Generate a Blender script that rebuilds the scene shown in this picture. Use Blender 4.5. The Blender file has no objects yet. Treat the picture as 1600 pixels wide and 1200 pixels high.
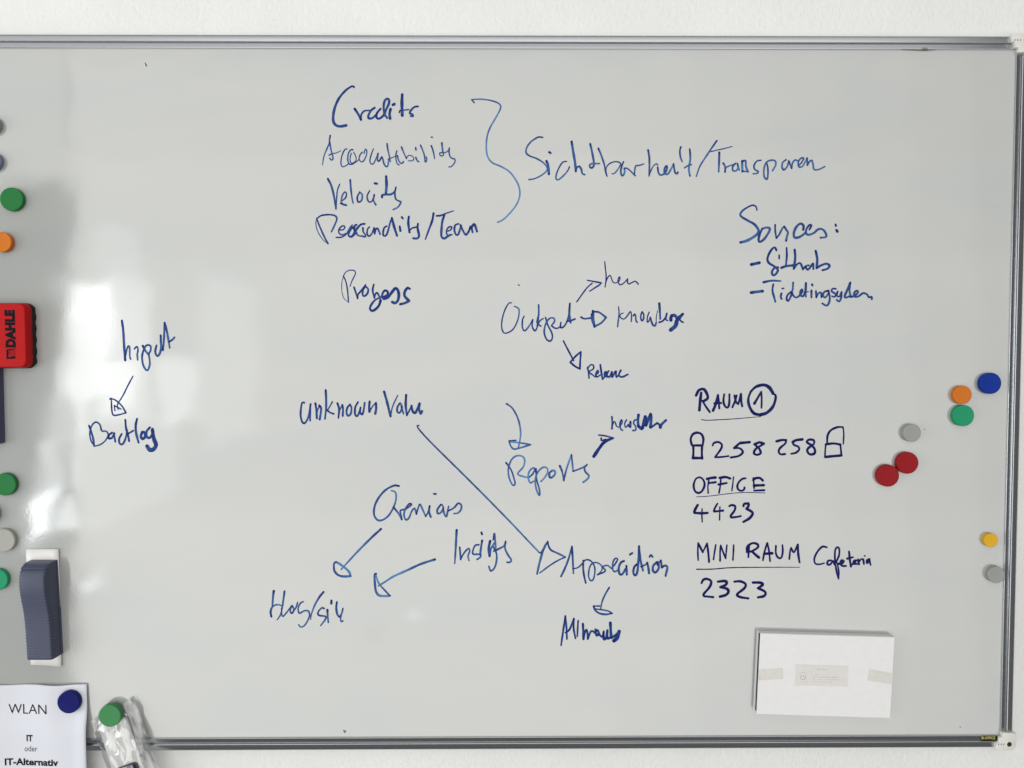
import bpy, bmesh, math, random
from mathutils import Vector, Matrix, noise
random.seed(7)
C = bpy.context.scene.collection
S = bpy.context.scene

# ------------------------------------------------------------------ camera
FPX = 26/36*1600
CAM = Vector((0, -1.08, 1.4))
PITCH, YAW, ROLL = 0.03583444, -0.00615408, -0.00067292
ROT = (Matrix.Rotation(YAW, 3, 'Z') @ Matrix.Rotation(math.pi/2-PITCH, 3, 'X') @ Matrix.Rotation(ROLL, 3, 'Z'))
cd = bpy.data.cameras.new('camera'); cd.lens = 26; cd.sensor_width = 36; cd.clip_end = 50; cd.clip_start = 0.01
cam = bpy.data.objects.new('camera', cd); C.objects.link(cam)
cam.matrix_world = Matrix.Translation(CAM) @ ROT.to_4x4()
S.camera = cam

def P(px, py, h=0.0):
    """point at height h in front of the board surface (the plane y=0) that stands at a photo pixel"""
    d = ROT @ Vector(((px-800)/FPX, -(py-600)/FPX, -1))
    t = (-h - CAM.y)/d.y
    return CAM + d*t
MM = 0.001

# ------------------------------------------------------------------ light
w = bpy.data.worlds.new('World'); S.world = w; w.use_nodes = True
bg = w.node_tree.nodes['Background']; bg.inputs[0].default_value = (1.0, 1.0, 0.97, 1); bg.inputs[1].default_value = 0.11

def lamp(name, loc, size, radiance, target=None, col=(1, 1, 1), direction=None, spread=180):
    l = bpy.data.lights.new(name, 'AREA'); l.shape = 'RECTANGLE'; l.size, l.size_y = size
    l.energy = radiance*math.pi*size[0]*size[1]; l.color = col; l.spread = math.radians(spread)
    o = bpy.data.objects.new(name, l); C.objects.link(o); o.location = loc
    d = Vector(direction) if direction else (Vector(target)-Vector(loc))
    o.rotation_euler = d.to_track_quat('-Z', 'Y').to_euler()
    return o
WX = -3.6   # the plane of the windows on the left
DAY = (0.95, 0.99, 1.0)
lamp('window_light_near', (WX, -1.75, 1.0), (2.7, 2.4), 4.5, direction=(1, 0, 0), col=DAY)
def pane(px0, px1, py0, py1, L, off=0.0):
    """window pane on the left wall that the board mirrors between these photo pixels"""
    def hit(px, py):
        q = P(px, py); d = q-CAM; d.y = -d.y
        t = (WX-q.x)/d.x
        return q+d*t
    a, b = hit(px0, (py0+py1)/2), hit(px1, (py0+py1)/2)
    ym = (a.y+b.y)/2; t = hit((px0+px1)/2, py0); u = hit((px0+px1)/2, py1)
    lamp('window_light', (WX-off, ym, (t.z+u.z)/2), (abs(a.y-b.y), abs(t.z-u.z)), L, direction=(1, 0, 0), col=DAY)
for a_, (x0, x1, y0, y1, l_) in enumerate([(97, 168, 444, 500, 7.0), (92, 172, 500, 556, 5.0), (86, 165, 556, 622, 5.2), (78, 150, 622, 690, 3.6), (66, 92, 690, 775, 5.5), (92, 140, 690, 770, 2.4),
        (58, 92, 772, 838, 15), (108, 128, 782, 828, 8), (148, 168, 898, 916, 6), (58, 110, 826, 856, 2.5), (172, 250, 440, 660, 2.4), (180, 226, 565, 645, 3.0), (150, 300, 660, 800, 0.9), (172, 240, 360, 440, 0.9), (270, 325, 560, 660, 2.6), (330, 420, 440, 700, 0.8)]):
    pane(x0, x1, y0, y1, l_*0.5, 0.01*a_)
WY = -9.5   # unseen far plane of lamps added to set the tone the board mirrors
def far(px0, px1, py0, py1, L):
    def hit(px, py):
        q = P(px, py); d = q-CAM; d.y = -d.y
        return q+d*((WY-q.y)/d.y)
    a, b = hit(px0, py0), hit(px1, py1)
    lamp('mirrored_fill', ((a.x+b.x)/2, WY, (a.z+b.z)/2), (abs(a.x-b.x), abs(a.z-b.z)), L, direction=(0, 1, 0), col=(1, 0.99, 0.96))
lamp('overhead_fill', (-0.9, -1.25, 2.95), (4.6, 1.8), 0.65, direction=(0, 0, -1))  # unseen fill lamp added overhead to brighten upward faces and rails
far(640, 658, 956, 970, 3.5)
far(575, 596, 985, 996, 1.6)
far(-200, 111.5, -60, 90, 1.3)
far(-200, 111.5, 90, 286, 1.4)
for y0, y1, ly in ((-700, -60, 0.9), (-60, 90, 1.5), (90, 240, 1.7), (240, 400, 1.85), (400, 800, 2.0), (800, 1215, 2.15)):
    for x0, x1, lx in ((112, 950, 1.0), (950, 1080, 0.96), (1080, 1200, 0.91), (1200, 1310, 0.87), (1310, 1420, 0.82), (1420, 1520, 0.75), (1520, 1680, 0.66)):
        far(x0, x1, y0, y1, ly*lx)

vs = S.view_settings; S.display_settings.display_device = 'sRGB'
vs.view_transform = 'Standard'; vs.look = 'None'; vs.gamma = 1; vs.exposure = -0.04
S.cycles.use_denoising = True
S.cycles.max_bounces = 8; S.cycles.transparent_max_bounces = 12

# ------------------------------------------------------------------ materials
def mat(name, col, rough=0.5, metal=0.0, **kw):
    m = bpy.data.materials.new(name); m.use_nodes = True
    b = m.node_tree.nodes['Principled BSDF']
    b.inputs['Base Color'].default_value = (*col, 1); b.inputs['Roughness'].default_value = rough; b.inputs['Metallic'].default_value = metal
    for k, v in kw.items(): b.inputs[k.replace('_', ' ')].default_value = v
    return m
def N(m, t, **kw):
    n = m.node_tree.nodes.new(t)
    for k, v in kw.items(): setattr(n, k, v)
    return n
def L(m, a, b): m.node_tree.links.new(a, b)
def bsdf(m): return m.node_tree.nodes['Principled BSDF']
def noise_bump(m, scale, strength, dist=0.001, detail=3, stretch=None):
    tc = N(m, 'ShaderNodeTexCoord'); nz = N(m, 'ShaderNodeTexNoise'); nz.inputs['Scale'].default_value = scale; nz.inputs['Detail'].default_value = detail
    src = tc.outputs['Object']
    if stretch:
        mp = N(m, 'ShaderNodeMapping'); mp.inputs['Scale'].default_value = stretch; L(m, src, mp.inputs[0]); src = mp.outputs[0]
    L(m, src, nz.inputs['Vector'])
    bp = N(m, 'ShaderNodeBump'); bp.inputs['Strength'].default_value = strength; bp.inputs['Distance'].default_value = dist
    L(m, nz.outputs['Fac'], bp.inputs['Height']); L(m, bp.outputs[0], bsdf(m).inputs['Normal'])
    return nz, bp
def noise_color(m, scale, c0, c1, lo=0.35, hi=0.65, detail=4, stretch=None):
    tc = N(m, 'ShaderNodeTexCoord'); nz = N(m, 'ShaderNodeTexNoise'); nz.inputs['Scale'].default_value = scale; nz.inputs['Detail'].default_value = detail
    src = tc.outputs['Object']
    if stretch:
        mp = N(m, 'ShaderNodeMapping'); mp.inputs['Scale'].default_value = stretch; L(m, src, mp.inputs[0]); src = mp.outputs[0]
    L(m, src, nz.inputs['Vector'])
    cr = N(m, 'ShaderNodeValToRGB'); cr.color_ramp.elements[0].position = lo; cr.color_ramp.elements[1].position = hi
    cr.color_ramp.elements[0].color = (*c0, 1); cr.color_ramp.elements[1].color = (*c1, 1)
    L(m, nz.outputs['Fac'], cr.inputs[0]); L(m, cr.outputs[0], bsdf(m).inputs['Base Color'])
    return cr

M_wall = mat('white_wall_paint', (0.74, 0.74, 0.72), 0.85)
noise_bump(M_wall, 190, 0.9, 0.0014, 3, (1.0, 1.0, 0.8))
noise_color(M_wall, 6, (0.69, 0.692, 0.682), (0.72, 0.722, 0.712))

# enamelled board: pale grey, faint wiped ink haze, glossy
M_board = mat('enamel', (0.35, 0.356, 0.34), 0.35)
bsdf(M_board).inputs['Specular IOR Level'].default_value = 0.15
bsdf(M_board).inputs['Coat Weight'].default_value = 1.0; bsdf(M_board).inputs['Coat Roughness'].default_value = 0.07; bsdf(M_board).inputs['Coat IOR'].default_value = 2.15
def board_nodes(m):
    tc = N(m, 'ShaderNodeTexCoord')
    mp = N(m, 'ShaderNodeMapping'); mp.inputs['Scale'].default_value = (1.2, 1, 3.4); mp.inputs['Rotation'].default_value = (0, 0.2, 0); L(m, tc.outputs['Object'], mp.inputs[0])
    nz = N(m, 'ShaderNodeTexNoise'); nz.inputs['Scale'].default_value = 2.2; nz.inputs['Detail'].default_value = 5; nz.inputs['Distortion'].default_value = 0.6; L(m, mp.outputs[0], nz.inputs['Vector'])
    cr = N(m, 'ShaderNodeValToRGB'); e = cr.color_ramp.elements
    e[0].position = 0.34; e[0].color = (0.334, 0.348, 0.344, 1); e[1].position = 0.60; e[1].color = (0.358, 0.365, 0.352, 1)
    L(m, nz.outputs['Fac'], cr.inputs[0]); L(m, cr.outputs[0], bsdf(m).inputs['Base Color'])
    # wiping streaks in the gloss
    mp2 = N(m, 'ShaderNodeMapping'); mp2.inputs['Scale'].default_value = (14, 1, 2.5); mp2.inputs['Rotation'].default_value = (0, 0.15, 0); L(m, tc.outputs['Object'], mp2.inputs[0])
    n2 = N(m, 'ShaderNodeTexNoise'); n2.inputs['Scale'].default_value = 2; n2.inputs['Detail'].default_value = 6; L(m, mp2.outputs[0], n2.inputs['Vector'])
    mr = N(m, 'ShaderNodeMapRange'); mr.inputs['To Min'].default_value = 0.04; mr.inputs['To Max'].default_value = 0.09; L(m, n2.outputs['Fac'], mr.inputs['Value'])
    L(m, mr.outputs[0], bsdf(m).inputs['Coat Roughness'])
    # orange-peel waviness
    n3 = N(m, 'ShaderNodeTexNoise'); n3.inputs['Scale'].default_value = 260; n3.inputs['Detail'].default_value = 2; L(m, tc.outputs['Object'], n3.inputs['Vector'])
    n4 = N(m, 'ShaderNodeTexNoise'); n4.inputs['Scale'].default_value = 9; n4.inputs['Detail'].default_value = 1; L(m, tc.outputs['Object'], n4.inputs['Vector'])
    b1 = N(m, 'ShaderNodeBump'); b1.inputs['Strength'].default_value = 0.05; b1.inputs['Distance'].default_value = 0.0004; L(m, n3.outputs['Fac'], b1.inputs['Height'])
    b2 = N(m, 'ShaderNodeBump'); b2.inputs['Strength'].default_value = 0.18; b2.inputs['Distance'].default_value = 0.004; L(m, n4.outputs['Fac'], b2.inputs['Height']); L(m, b1.outputs[0], b2.inputs['Normal'])
    L(m, b2.outputs[0], bsdf(m).inputs['Coat Normal']); L(m, b1.outputs[0], bsdf(m).inputs['Normal'])
board_nodes(M_board)

M_alu = mat('brushed_aluminium', (0.54, 0.55, 0.57), 0.27, 1.0)
noise_bump(M_alu, 120, 0.15, 0.0003, 2, (0.05, 1, 8))
M_alu_v = mat('brushed_aluminium_upright', (0.54, 0.55, 0.57), 0.27, 1.0)
noise_bump(M_alu_v, 120, 0.15, 0.0003, 2, (8, 1, 0.05))
M_cap = mat('pale_grey_plastic', (0.62, 0.61, 0.57), 0.35); noise_bump(M_cap, 300, 0.1, 0.0004)
M_black = mat('black_hole', (0.008, 0.006, 0.008), 0.6)
M_white = mat('white_paper', (0.60, 0.61, 0.665), 0.75)
noise_bump(M_white, 500, 0.15, 0.0002)
M_card = mat('white_card', (0.76, 0.745, 0.74), 0.6); noise_bump(M_card, 350, 0.35, 0.0004); noise_color(M_card, 90, (0.705, 0.698, 0.702), (0.722, 0.717, 0.72))
M_cardgrey = mat('grey_card_edge', (0.60, 0.585, 0.57), 0.7); noise_color(M_cardgrey, 120, (0.62, 0.61, 0.59), (0.70, 0.68, 0.66))
M_dark = mat('dark_gap', (0.03, 0.03, 0.03), 0.8)
M_tape = mat('matte_tape', (0.52, 0.50, 0.45), 0.45); noise_color(M_tape, 200, (0.585, 0.57, 0.53), (0.625, 0.61, 0.57))
M_label = mat('beige_label', (0.60, 0.565, 0.55), 0.6); noise_color(M_label, 150, (0.635, 0.605, 0.59), (0.66, 0.635, 0.625))
M_faint = mat('faded_print', (0.38, 0.34, 0.33), 0.7)
M_print = mat('black_print', (0.006, 0.006, 0.010), 0.7, Specular_IOR_Level=0.08)
M_print2 = mat('grey_print', (0.05, 0.05, 0.07), 0.6)
M_strip = mat('white_strip', (0.72, 0.71, 0.70), 0.8); noise_bump(M_strip, 260, 0.5, 0.0004)
M_red = mat('red_plastic', (0.42, 0.007, 0.008), 0.5, Specular_IOR_Level=0.12); noise_bump(M_red, 500, 0.12, 0.0002)
M_felt = mat('black_felt', (0.008, 0.008, 0.010), 0.95); noise_bump(M_felt, 900, 0.6, 0.0005)
M_holder = mat('slate_blue_plastic', (0.062, 0.070, 0.112), 0.38, Specular_IOR_Level=0.3)
tc = N(M_holder, 'ShaderNodeTexCoord'); wv = N(M_holder, 'ShaderNodeTexWave', bands_direction='Z'); wv.inputs['Scale'].default_value = 130; L(M_holder, tc.outputs['Object'], wv.inputs['Vector'])
bp = N(M_holder, 'ShaderNodeBump'); bp.inputs['Strength'].default_value = 0.25; bp.inputs['Distance'].default_value = 0.0004; L(M_holder, wv.outputs['Fac'], bp.inputs['Height']); L(M_holder, bp.outputs[0], bsdf(M_holder).inputs['Normal'])
M_bar = mat('navy_plastic', (0.035, 0.04, 0.10), 0.4)
M_yel = mat('yellow_print', (0.55, 0.48, 0.12), 0.5)
M_stick = mat('black_sticker', (0.006, 0.006, 0.005), 0.4, Specular_IOR_Level=0.15)
M_navy = mat('navy_print', (0.002, 0.005, 0.04), 0.4, Specular_IOR_Level=0.1)

def ink_mat(name, dark, light):
    m = mat(name, dark, 0.5); b = bsdf(m)
    at = N(m, 'ShaderNodeAttribute', attribute_name='tone')
    sep = N(m, 'ShaderNodeSeparateColor'); L(m, at.outputs['Color'], sep.inputs[0])
    tc = N(m, 'ShaderNodeTexCoord'); nz = N(m, 'ShaderNodeTexNoise'); nz.inputs['Scale'].default_value = 120; L(m, tc.outputs['Object'], nz.inputs['Vector'])
    a = N(m, 'ShaderNodeMath', operation='MULTIPLY_ADD'); L(m, nz.outputs['Fac'], a.inputs[0]); a.inputs[1].default_value = 0.3; L(m, sep.outputs[0], a.inputs[2])
    s2 = N(m, 'ShaderNodeMath', operation='SUBTRACT'); L(m, a.outputs[0], s2.inputs[0]); s2.inputs[1].default_value = 0.15; s2.use_clamp = True
    mx = N(m, 'ShaderNodeMix', data_type='RGBA'); mx.inputs[6].default_value = (*dark, 1); mx.inputs[7].default_value = (*light, 1)
    L(m, s2.outputs[0], mx.inputs[0]); L(m, mx.outputs[2], b.inputs['Base Color'])
    b.inputs['Specular IOR Level'].default_value = 0.12
    return m
M_ink = ink_mat('blue_marker_ink', (0.0008, 0.013, 0.14), (0.070, 0.215, 0.45))
M_ink_dark = ink_mat('navy_marker_ink', (0.001, 0.002, 0.080), (0.02, 0.05, 0.18))

# ------------------------------------------------------------------ helpers
def obj(name, bm, m, parent=None, smooth=False, origin=None):
    me = bpy.data.meshes.new(name)
    if origin is not None: bmesh.ops.translate(bm, verts=bm.verts, vec=-Vector(origin))
    bm.to_mesh(me); bm.free()
    if m is not None: me.materials.append(m)
    if smooth:
        for p in me.polygons: p.use_smooth = True
    o = bpy.data.objects.new(name, me); C.objects.link(o)
    if origin is not None: o.location = origin
    if parent is not None:
        o.parent = parent
        o.location = o.location - parent.location
    return o
def tag(o, label=None, cat=None, group=None, kind=None):
    for k, v in (('label', label), ('category', cat), ('group', group), ('kind', kind)):
        if v: o[k] = v
    return o
def empty(name, loc, label, cat, group=None):
    o = bpy.data.objects.new(name, None); C.objects.link(o); o.location = loc; o.empty_display_size = 0.02
    return tag(o, label, cat, group)
def quad(bm, pts):
    return bm.faces.new([bm.verts.new(p) for p in pts])
def sharp(o, deg=35):
    me = o.data
    for p in me.polygons: p.use_smooth = True
    me.set_sharp_from_angle(angle=math.radians(deg))
def prism(pts, y0, y1, bevel=0.0, seg=2):
    """pts: outline in (x,z), extruded from y0 (back) to y1 (front); front edges bevelled"""
    bm = bmesh.new()
    vb = [bm.verts.new((x, y0, z)) for x, z in pts]; vf = [bm.verts.new((x, y1, z)) for x, z in pts]
    bm.faces.new(vf); bm.faces.new(vb[::-1])
    n = len(pts)
    for i in range(n): bm.faces.new((vb[i], vb[(i+1) % n], vf[(i+1) % n], vf[i]))
    bmesh.ops.recalc_face_normals(bm, faces=bm.faces)
    if bevel:
        es = [e for e in bm.edges if all(abs(v.co.y-y1) < 1e-7 for v in e.verts)]
        bmesh.ops.bevel(bm, geom=es, offset=bevel, segments=seg, profile=0.5, affect='EDGES')
    return bm
def rrect(x0, x1, z0, z1, r, n=6):
    out = []
    for cx, cz, a in ((x1-r, z1-r, 0), (x0+r, z1-r, 90), (x0+r, z0+r, 180), (x1-r, z0+r, 270)):
        for k in range(n+1):
            t = math.radians(a+90*k/n); out.append((cx+r*math.cos(t), cz+r*math.sin(t)))
    return out

# ------------------------------------------------------------------ wall
WALLY = 0.018
bm = bmesh.new(); quad(bm, [(-3.5, WALLY, -0.2), (3.5, WALLY, -0.2), (3.5, WALLY, 3.2), (-3.5, WALLY, 3.2)])
o = obj('wall', bm, M_wall); tag(o, kind='structure')

# ------------------------------------------------------------------ whiteboard
TR, BR = P(1587, 78), P(1562, 1148)
XR = (TR.x+BR.x)/2; ZT = TR.z; ZB = BR.z; XL = XR-1.50
board = empty('whiteboard', ((XL+XR)/2, 0, ZB), 'large glossy magnetic whiteboard in an aluminium frame, covered in blue handwriting', 'whiteboard')
bm = prism([(XL, ZB), (XR, ZB), (XR, ZT), (XL, ZT)], 0.012, 0.0)
obj('writing_surface', bm, M_board, board)

PROF = [(-0.2, 0.5), (-0.2, -2.1), (0.0, -2.45), (0.4, -2.5), (0.8, -2.35), (8.0, -0.9), (8.35, -0.7), (8.45, 0.6), (8.95, 0.6), (9.1, -1.6), (9.25, -2.45), (9.5, -2.6),
        (11.5, -2.2), (13.5, -1.75), (15.5, -1.2), (17.2, -0.6), (18.6, 0.1), (19.6, 1.0), (20.15, 2.2), (20.3, 3.4), (20.3, 17.9)]
def rail(name, a, b, out, m, label=None):
    """a->b along the board edge; out = unit vector away from the board"""
    bm = bmesh.new(); n = 24
    rows = []
    for i in range(n+1):
        q = Vector(a).lerp(Vector(b), i/n)
        rows.append([bm.verts.new(q+Vector(out)*u*MM+Vector((0, v*MM, 0))) for u, v in PROF])
    for i in range(n):
        for j in range(len(PROF)-1):
            bm.faces.new((rows[i][j], rows[i+1][j], rows[i+1][j+1], rows[i][j+1]))
    bmesh.ops.recalc_face_normals(bm, faces=bm.faces)
    o = obj(name, bm, m, board); sharp(o, 28)
    # frame face must look away from the wall
    if label: o['label'] = label
    return o
rail('frame_rail', (XL, 0, ZT), (XR-0.0, 0, ZT), (0, 0, 1), M_alu)
rail('frame_rail', (XL, 0, ZB), (XR, 0, ZB), (0, 0, -1), M_alu)
rail('frame_rail', (XR, 0, ZT-0.004), (XR, 0, ZB+0.006), (1, 0, 0), M_alu_v)
rail('frame_rail', (XL, 0, ZT-0.004), (XL, 0, ZB+0.006), (-1, 0, 0), M_alu_v)

def corner(cx, cz, sx, sz):
    """cap over a frame corner; local u outward in x, v outward in z, millimetres from the board corner"""
    pts = [(0.2, -6.2), (20.9, -4.6)]
    for k in range(7):
        t = math.radians(90*k/6); pts.append((11.9+9*math.cos(t), 11.9+9*math.sin(t)))
    pts += [(-8.5, 20.9), (-9.3, 19.6), (-9.3, 9.6), (-5.2, 8.6), (-4.6, 1.2), (0.2, 0.6)]
    w = [(cx+sx*u*MM, cz+sz*v*MM) for u, v in pts]
    bm = prism(w, 0.0179, -0.0062, 0.0007, 3)
    c = obj('corner_cap', bm, M_cap, board); sharp(c, 40)
    def disc(u, v, r, m, name, h=0.00635):
        b = bmesh.new(); vs = [b.verts.new((cx+sx*(u+r*math.cos(a*math.pi/12))*MM, -h, cz+sz*(v+r*math.sin(a*math.pi/12))*MM)) for a in range(24)]
        b.faces.new(vs)
        d = obj(name, b, m, None); d.parent = c
        return d
    # raised collar and the dark screw hole in it
    b = bmesh.new(); ring = []
    for a in range(24):
        t = a*math.pi/12
        ring.append([b.verts.new((cx+sx*(10.4+r*math.cos(t))*MM, -y, cz+sz*(11.2+r*math.sin(t))*MM)) for r, y in ((5.4, 0.0061), (4.8, 0.0070), (4.0, 0.0071), (3.5, 0.0064))])
    for a in range(24):
        for j in range(3): b.faces.new((ring[a][j], ring[(a+1) % 24][j], ring[(a+1) % 24][j+1], ring[a][j+1]))
    bmesh.ops.recalc_face_normals(b, faces=b.faces)
    d = obj('hole_collar', b, M_cap, None, True); d.parent = c
    disc(10.4, 11.2, 3.6, M_black, 'screw_hole', 0.0066)
    for u in (-6.2, -2.2, 1.8):
        b = prism(rrect(min(cx+sx*u*MM, cx+sx*(u+1.1)*MM), max(cx+sx*u*MM, cx+sx*(u+1.1)*MM), cz+sz*11.3*MM-0.0014, cz+sz*11.3*MM+0.0014, 0.0005, 3), 0, -0.00632)
        d = obj('slot', b, M_dark, None); d.parent = c
for cx, cz, sx, sz in ((XR, ZT, 1, 1), (XR, ZB, 1, -1), (XL, ZT, -1, 1), (XL, ZB, -1, -1)): corner(cx, cz, sx, sz)

# bent spot in the seal under the upper rail
a, b_, c_ = P(1408, 78), P(1443, 77), P(1462, 77)
bm = prism([(P(1408, 78).x, ZT-0.0002), (P(1440, 78).x, ZT-0.0016), (P(1446, 78).x, ZT-0.0016), (P(1462, 78).x, ZT-0.0002), (P(1460, 78).x, ZT+0.0006), (P(1410, 78).x, ZT+0.0006)], 0, -0.0015)
obj('bent_seal', bm, mat('grey_seal', (0.20, 0.20, 0.19), 0.6), board)
bm = prism(rrect(P(1439.5, 76).x, P(1448.5, 76).x, ZT-0.0012, ZT+0.0020, 0.0012), 0, -0.0024, 0.0003)
obj('dark_clip', bm, M_dark, board)

# ------------------------------------------------------------------ text
def text_mesh(s, size, bold=0.0, spacing=1.0, xscale=1.0):
    cu = bpy.data.curves.new('text', 'FONT'); cu.body = s; cu.size = size; cu.offset = bold; cu.space_character = spacing
    cu.resolution_u = 4
    t = bpy.data.objects.new('text', cu); C.objects.link(t)
    dg = bpy.context.evaluated_depsgraph_get(); me = bpy.data.meshes.new_from_object(t.evaluated_get(dg))
    bpy.data.objects.remove(t)
    bm = bmesh.new(); bm.from_mesh(me); bpy.data.meshes.remove(me)
    for v in bm.verts: v.co.x *= xscale
    return bm
def text_fit(s, px0, py0, px1, h, cap_px, m, name, parent, bold=0.0, wav=None, tall=0.72):
    """text whose baseline starts at pixel (px0,py0) and ends at px1, capitals cap_px tall, on the plane h"""
    bm = text_mesh(s, 1.0, bold)
    x0 = min(v.co.x for v in bm.verts); x1 = max(v.co.x for v in bm.verts)
    a, b = P(px0, py0, h), P(px1, py0, h); z = P(px0, py0-cap_px, h).z
    for v in bm.verts:
        u = (v.co.x-x0)/(x1-x0); y = v.co.y/tall*(z-a.z)
        x = a.x+(b.x-a.x)*u
        zz = a.z+(b.z-a.z)*u+y
        yy = -h
        if wav: x, yy, zz = wav(x, zz)
        v.co = (x, yy, zz)
    o = obj(name, bm, m, None)
    if parent is not None: o.parent = parent; o.location = -parent.location
    return o

# maker's sticker on the lower rail
st = prism(rrect(P(1532, 1150).x, P(1556.8, 1150).x, ZB-0.0079, ZB-0.0002, 0.0008, 3), 0, -0.0029, 0.0001)
so = obj('maker_sticker', st, M_stick, board)
t = text_fit('BI-OFFICE', 1533.6, 1155.0, 1555.0, 0.0030, 4.4, M_yel, 'lettering', None, 0.012)
t.parent = so

# ------------------------------------------------------------------ handwriting (flat ink on the board)
def spline(pts):
    """catmull-rom through the points; a doubled point is a corner"""
    runs = [[pts[0]]]
    for p in pts[1:]:
        if p[0] == runs[-1][-1][0] and p[1] == runs[-1][-1][1]: runs.append([p])
        else: runs[-1].append(p)
    out = []
    for r in runs:
        if len(r) == 1:
            if not out: out.append(r[0])
            continue
        q = [(2*r[0][0]-r[1][0], 2*r[0][1]-r[1][1])]+r+[(2*r[-1][0]-r[-2][0], 2*r[-1][1]-r[-2][1])]
        for i in range(1, len(q)-2):
            p0, p1, p2, p3 = q[i-1], q[i], q[i+1], q[i+2]
            d = math.hypot(p2[0]-p1[0], p2[1]-p1[1]); n = max(2, min(24, int(d/1.3)))
            for k in range(n):
                t = k/n; t2 = t*t; t3 = t2*t
                f = lambda a: 0.5*((2*p1[a])+(-p0[a]+p2[a])*t+(2*p0[a]-5*p1[a]+4*p2[a]-p3[a])*t2+(-p0[a]+3*p1[a]-3*p2[a]+p3[a])*t3)
                out.append((f(0), f(1)))
        out.append(r[-1])
    res = [out[0]]
    for p in out[1:]:
        if math.hypot(p[0]-res[-1][0], p[1]-res[-1][1]) > 0.05: res.append(p)
    return res

def write(name, label, ox, oy, sc, tone, data, m=None, wmul=1.0):
    m = m or M_ink
    bm = bmesh.new(); col = bm.loops.layers.color.new('tone')
    lift = 0.00012
    def face(vs, tones):
        f = bm.faces.new(vs)
        for lp, t in zip(f.loops, tones): lp[col] = (t, t, t, 1)
    for s in data.strip().split(';'):
        s = s.strip()
        if not s: continue
        wd, xy = s.split(':')
        wds = [float(a)/sc*wmul for a in wd.split('-')]
        w0, w1 = wds[0], wds[-1]
        v = [float(a) for a in xy.split()]
        pts = [(ox+v[i]/sc, oy+v[i+1]/sc) for i in range(0, len(v)-1, 2)]
        p = spline(pts); n = len(p)
        if n < 2: continue
        ln = [0]
        for i in range(1, n): ln.append(ln[-1]+math.hypot(p[i][0]-p[i-1][0], p[i][1]-p[i-1][1]))
        tot = ln[-1]; ph = random.uniform(0, 6)
        rows = []; info = []
        for i in range(n):
            a = p[max(0, i-1)]; b = p[min(n-1, i+1)]
            tx, ty = b[0]-a[0], b[1]-a[1]; l = math.hypot(tx, ty) or 1; tx /= l; ty /= l
            u = ln[i]/tot if tot else 0
            w = (w0+(w1-w0)*u)*0.5*(1+0.07*math.sin(ln[i]*0.35+ph))
            if tot > 25: w *= 1+0.12*math.sin(math.pi*u)-0.05
            ed = min(ln[i]/4.0, 1.0); ee = min((tot-ln[i])/3.0, 1.0)
            tn = tone*(0.25+0.75*ed)*(0.75+0.25*ee)*(0.62+0.55*u+0.14*math.sin(ln[i]*0.11+ph))
            tn = max(0, min(1, tn*1.2))
            lift += 1.0e-6
            rows.append(((p[i][0], p[i][1]), (-ty, tx), w, tn, lift)); info.append((tx, ty))
        def vt(q, nx, ny, k, h): return bm.verts.new(P(q[0]+nx*k, q[1]+ny*k, h))
        vr = []
        for q, (nx, ny), w, tn, h in rows:
            vr.append([vt(q, nx, ny, -w, h), vt(q, nx, ny, -w*0.45, h), vt(q, nx, ny, w*0.45, h), vt(q, nx, ny, w, h)])
        for i in range(n-1):
            t0, t1 = rows[i][3], rows[i+1][3]
            wide = rows[i][2] > 1.1
            e, c = (0.72, 1.18) if wide else (0.85, 1.0)
            prof = (e, c, c, e)
            for j in range(3):
                vs = (vr[i][j], vr[i+1][j], vr[i+1][j+1], vr[i][j+1])
                try: face(vs, (min(1, t0*prof[j]), min(1, t1*prof[j]), min(1, t1*prof[j+1]), min(1, t0*prof[j+1])))
                except ValueError: pass
        # round ends, and round joins where the pen turned sharply
        spots = [0, n-1]+[i for i in range(1, n-1) if info[i-1][0]*info[min(n-1, i+1)][0]+info[i-1][1]*info[min(n-1, i+1)][1] < 0.6]
        for i in spots:
            q, _, w, tn, h = rows[i]; h += 6e-7
            vs = [bm.verts.new(P(q[0]+w*math.cos(a*math.pi/6), q[1]+w*math.sin(a*math.pi/6), h)) for a in range(12)]
            face(vs, [tn*0.85]*12)
    # every ink face looks at the room
    for f in bm.faces:
        f.normal_update()
        if f.normal.y > 0: f.normal_flip()
    o = obj(name, bm, m, None); o.parent = board; o.location = -board.location
    o['label'] = label
    return o

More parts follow.
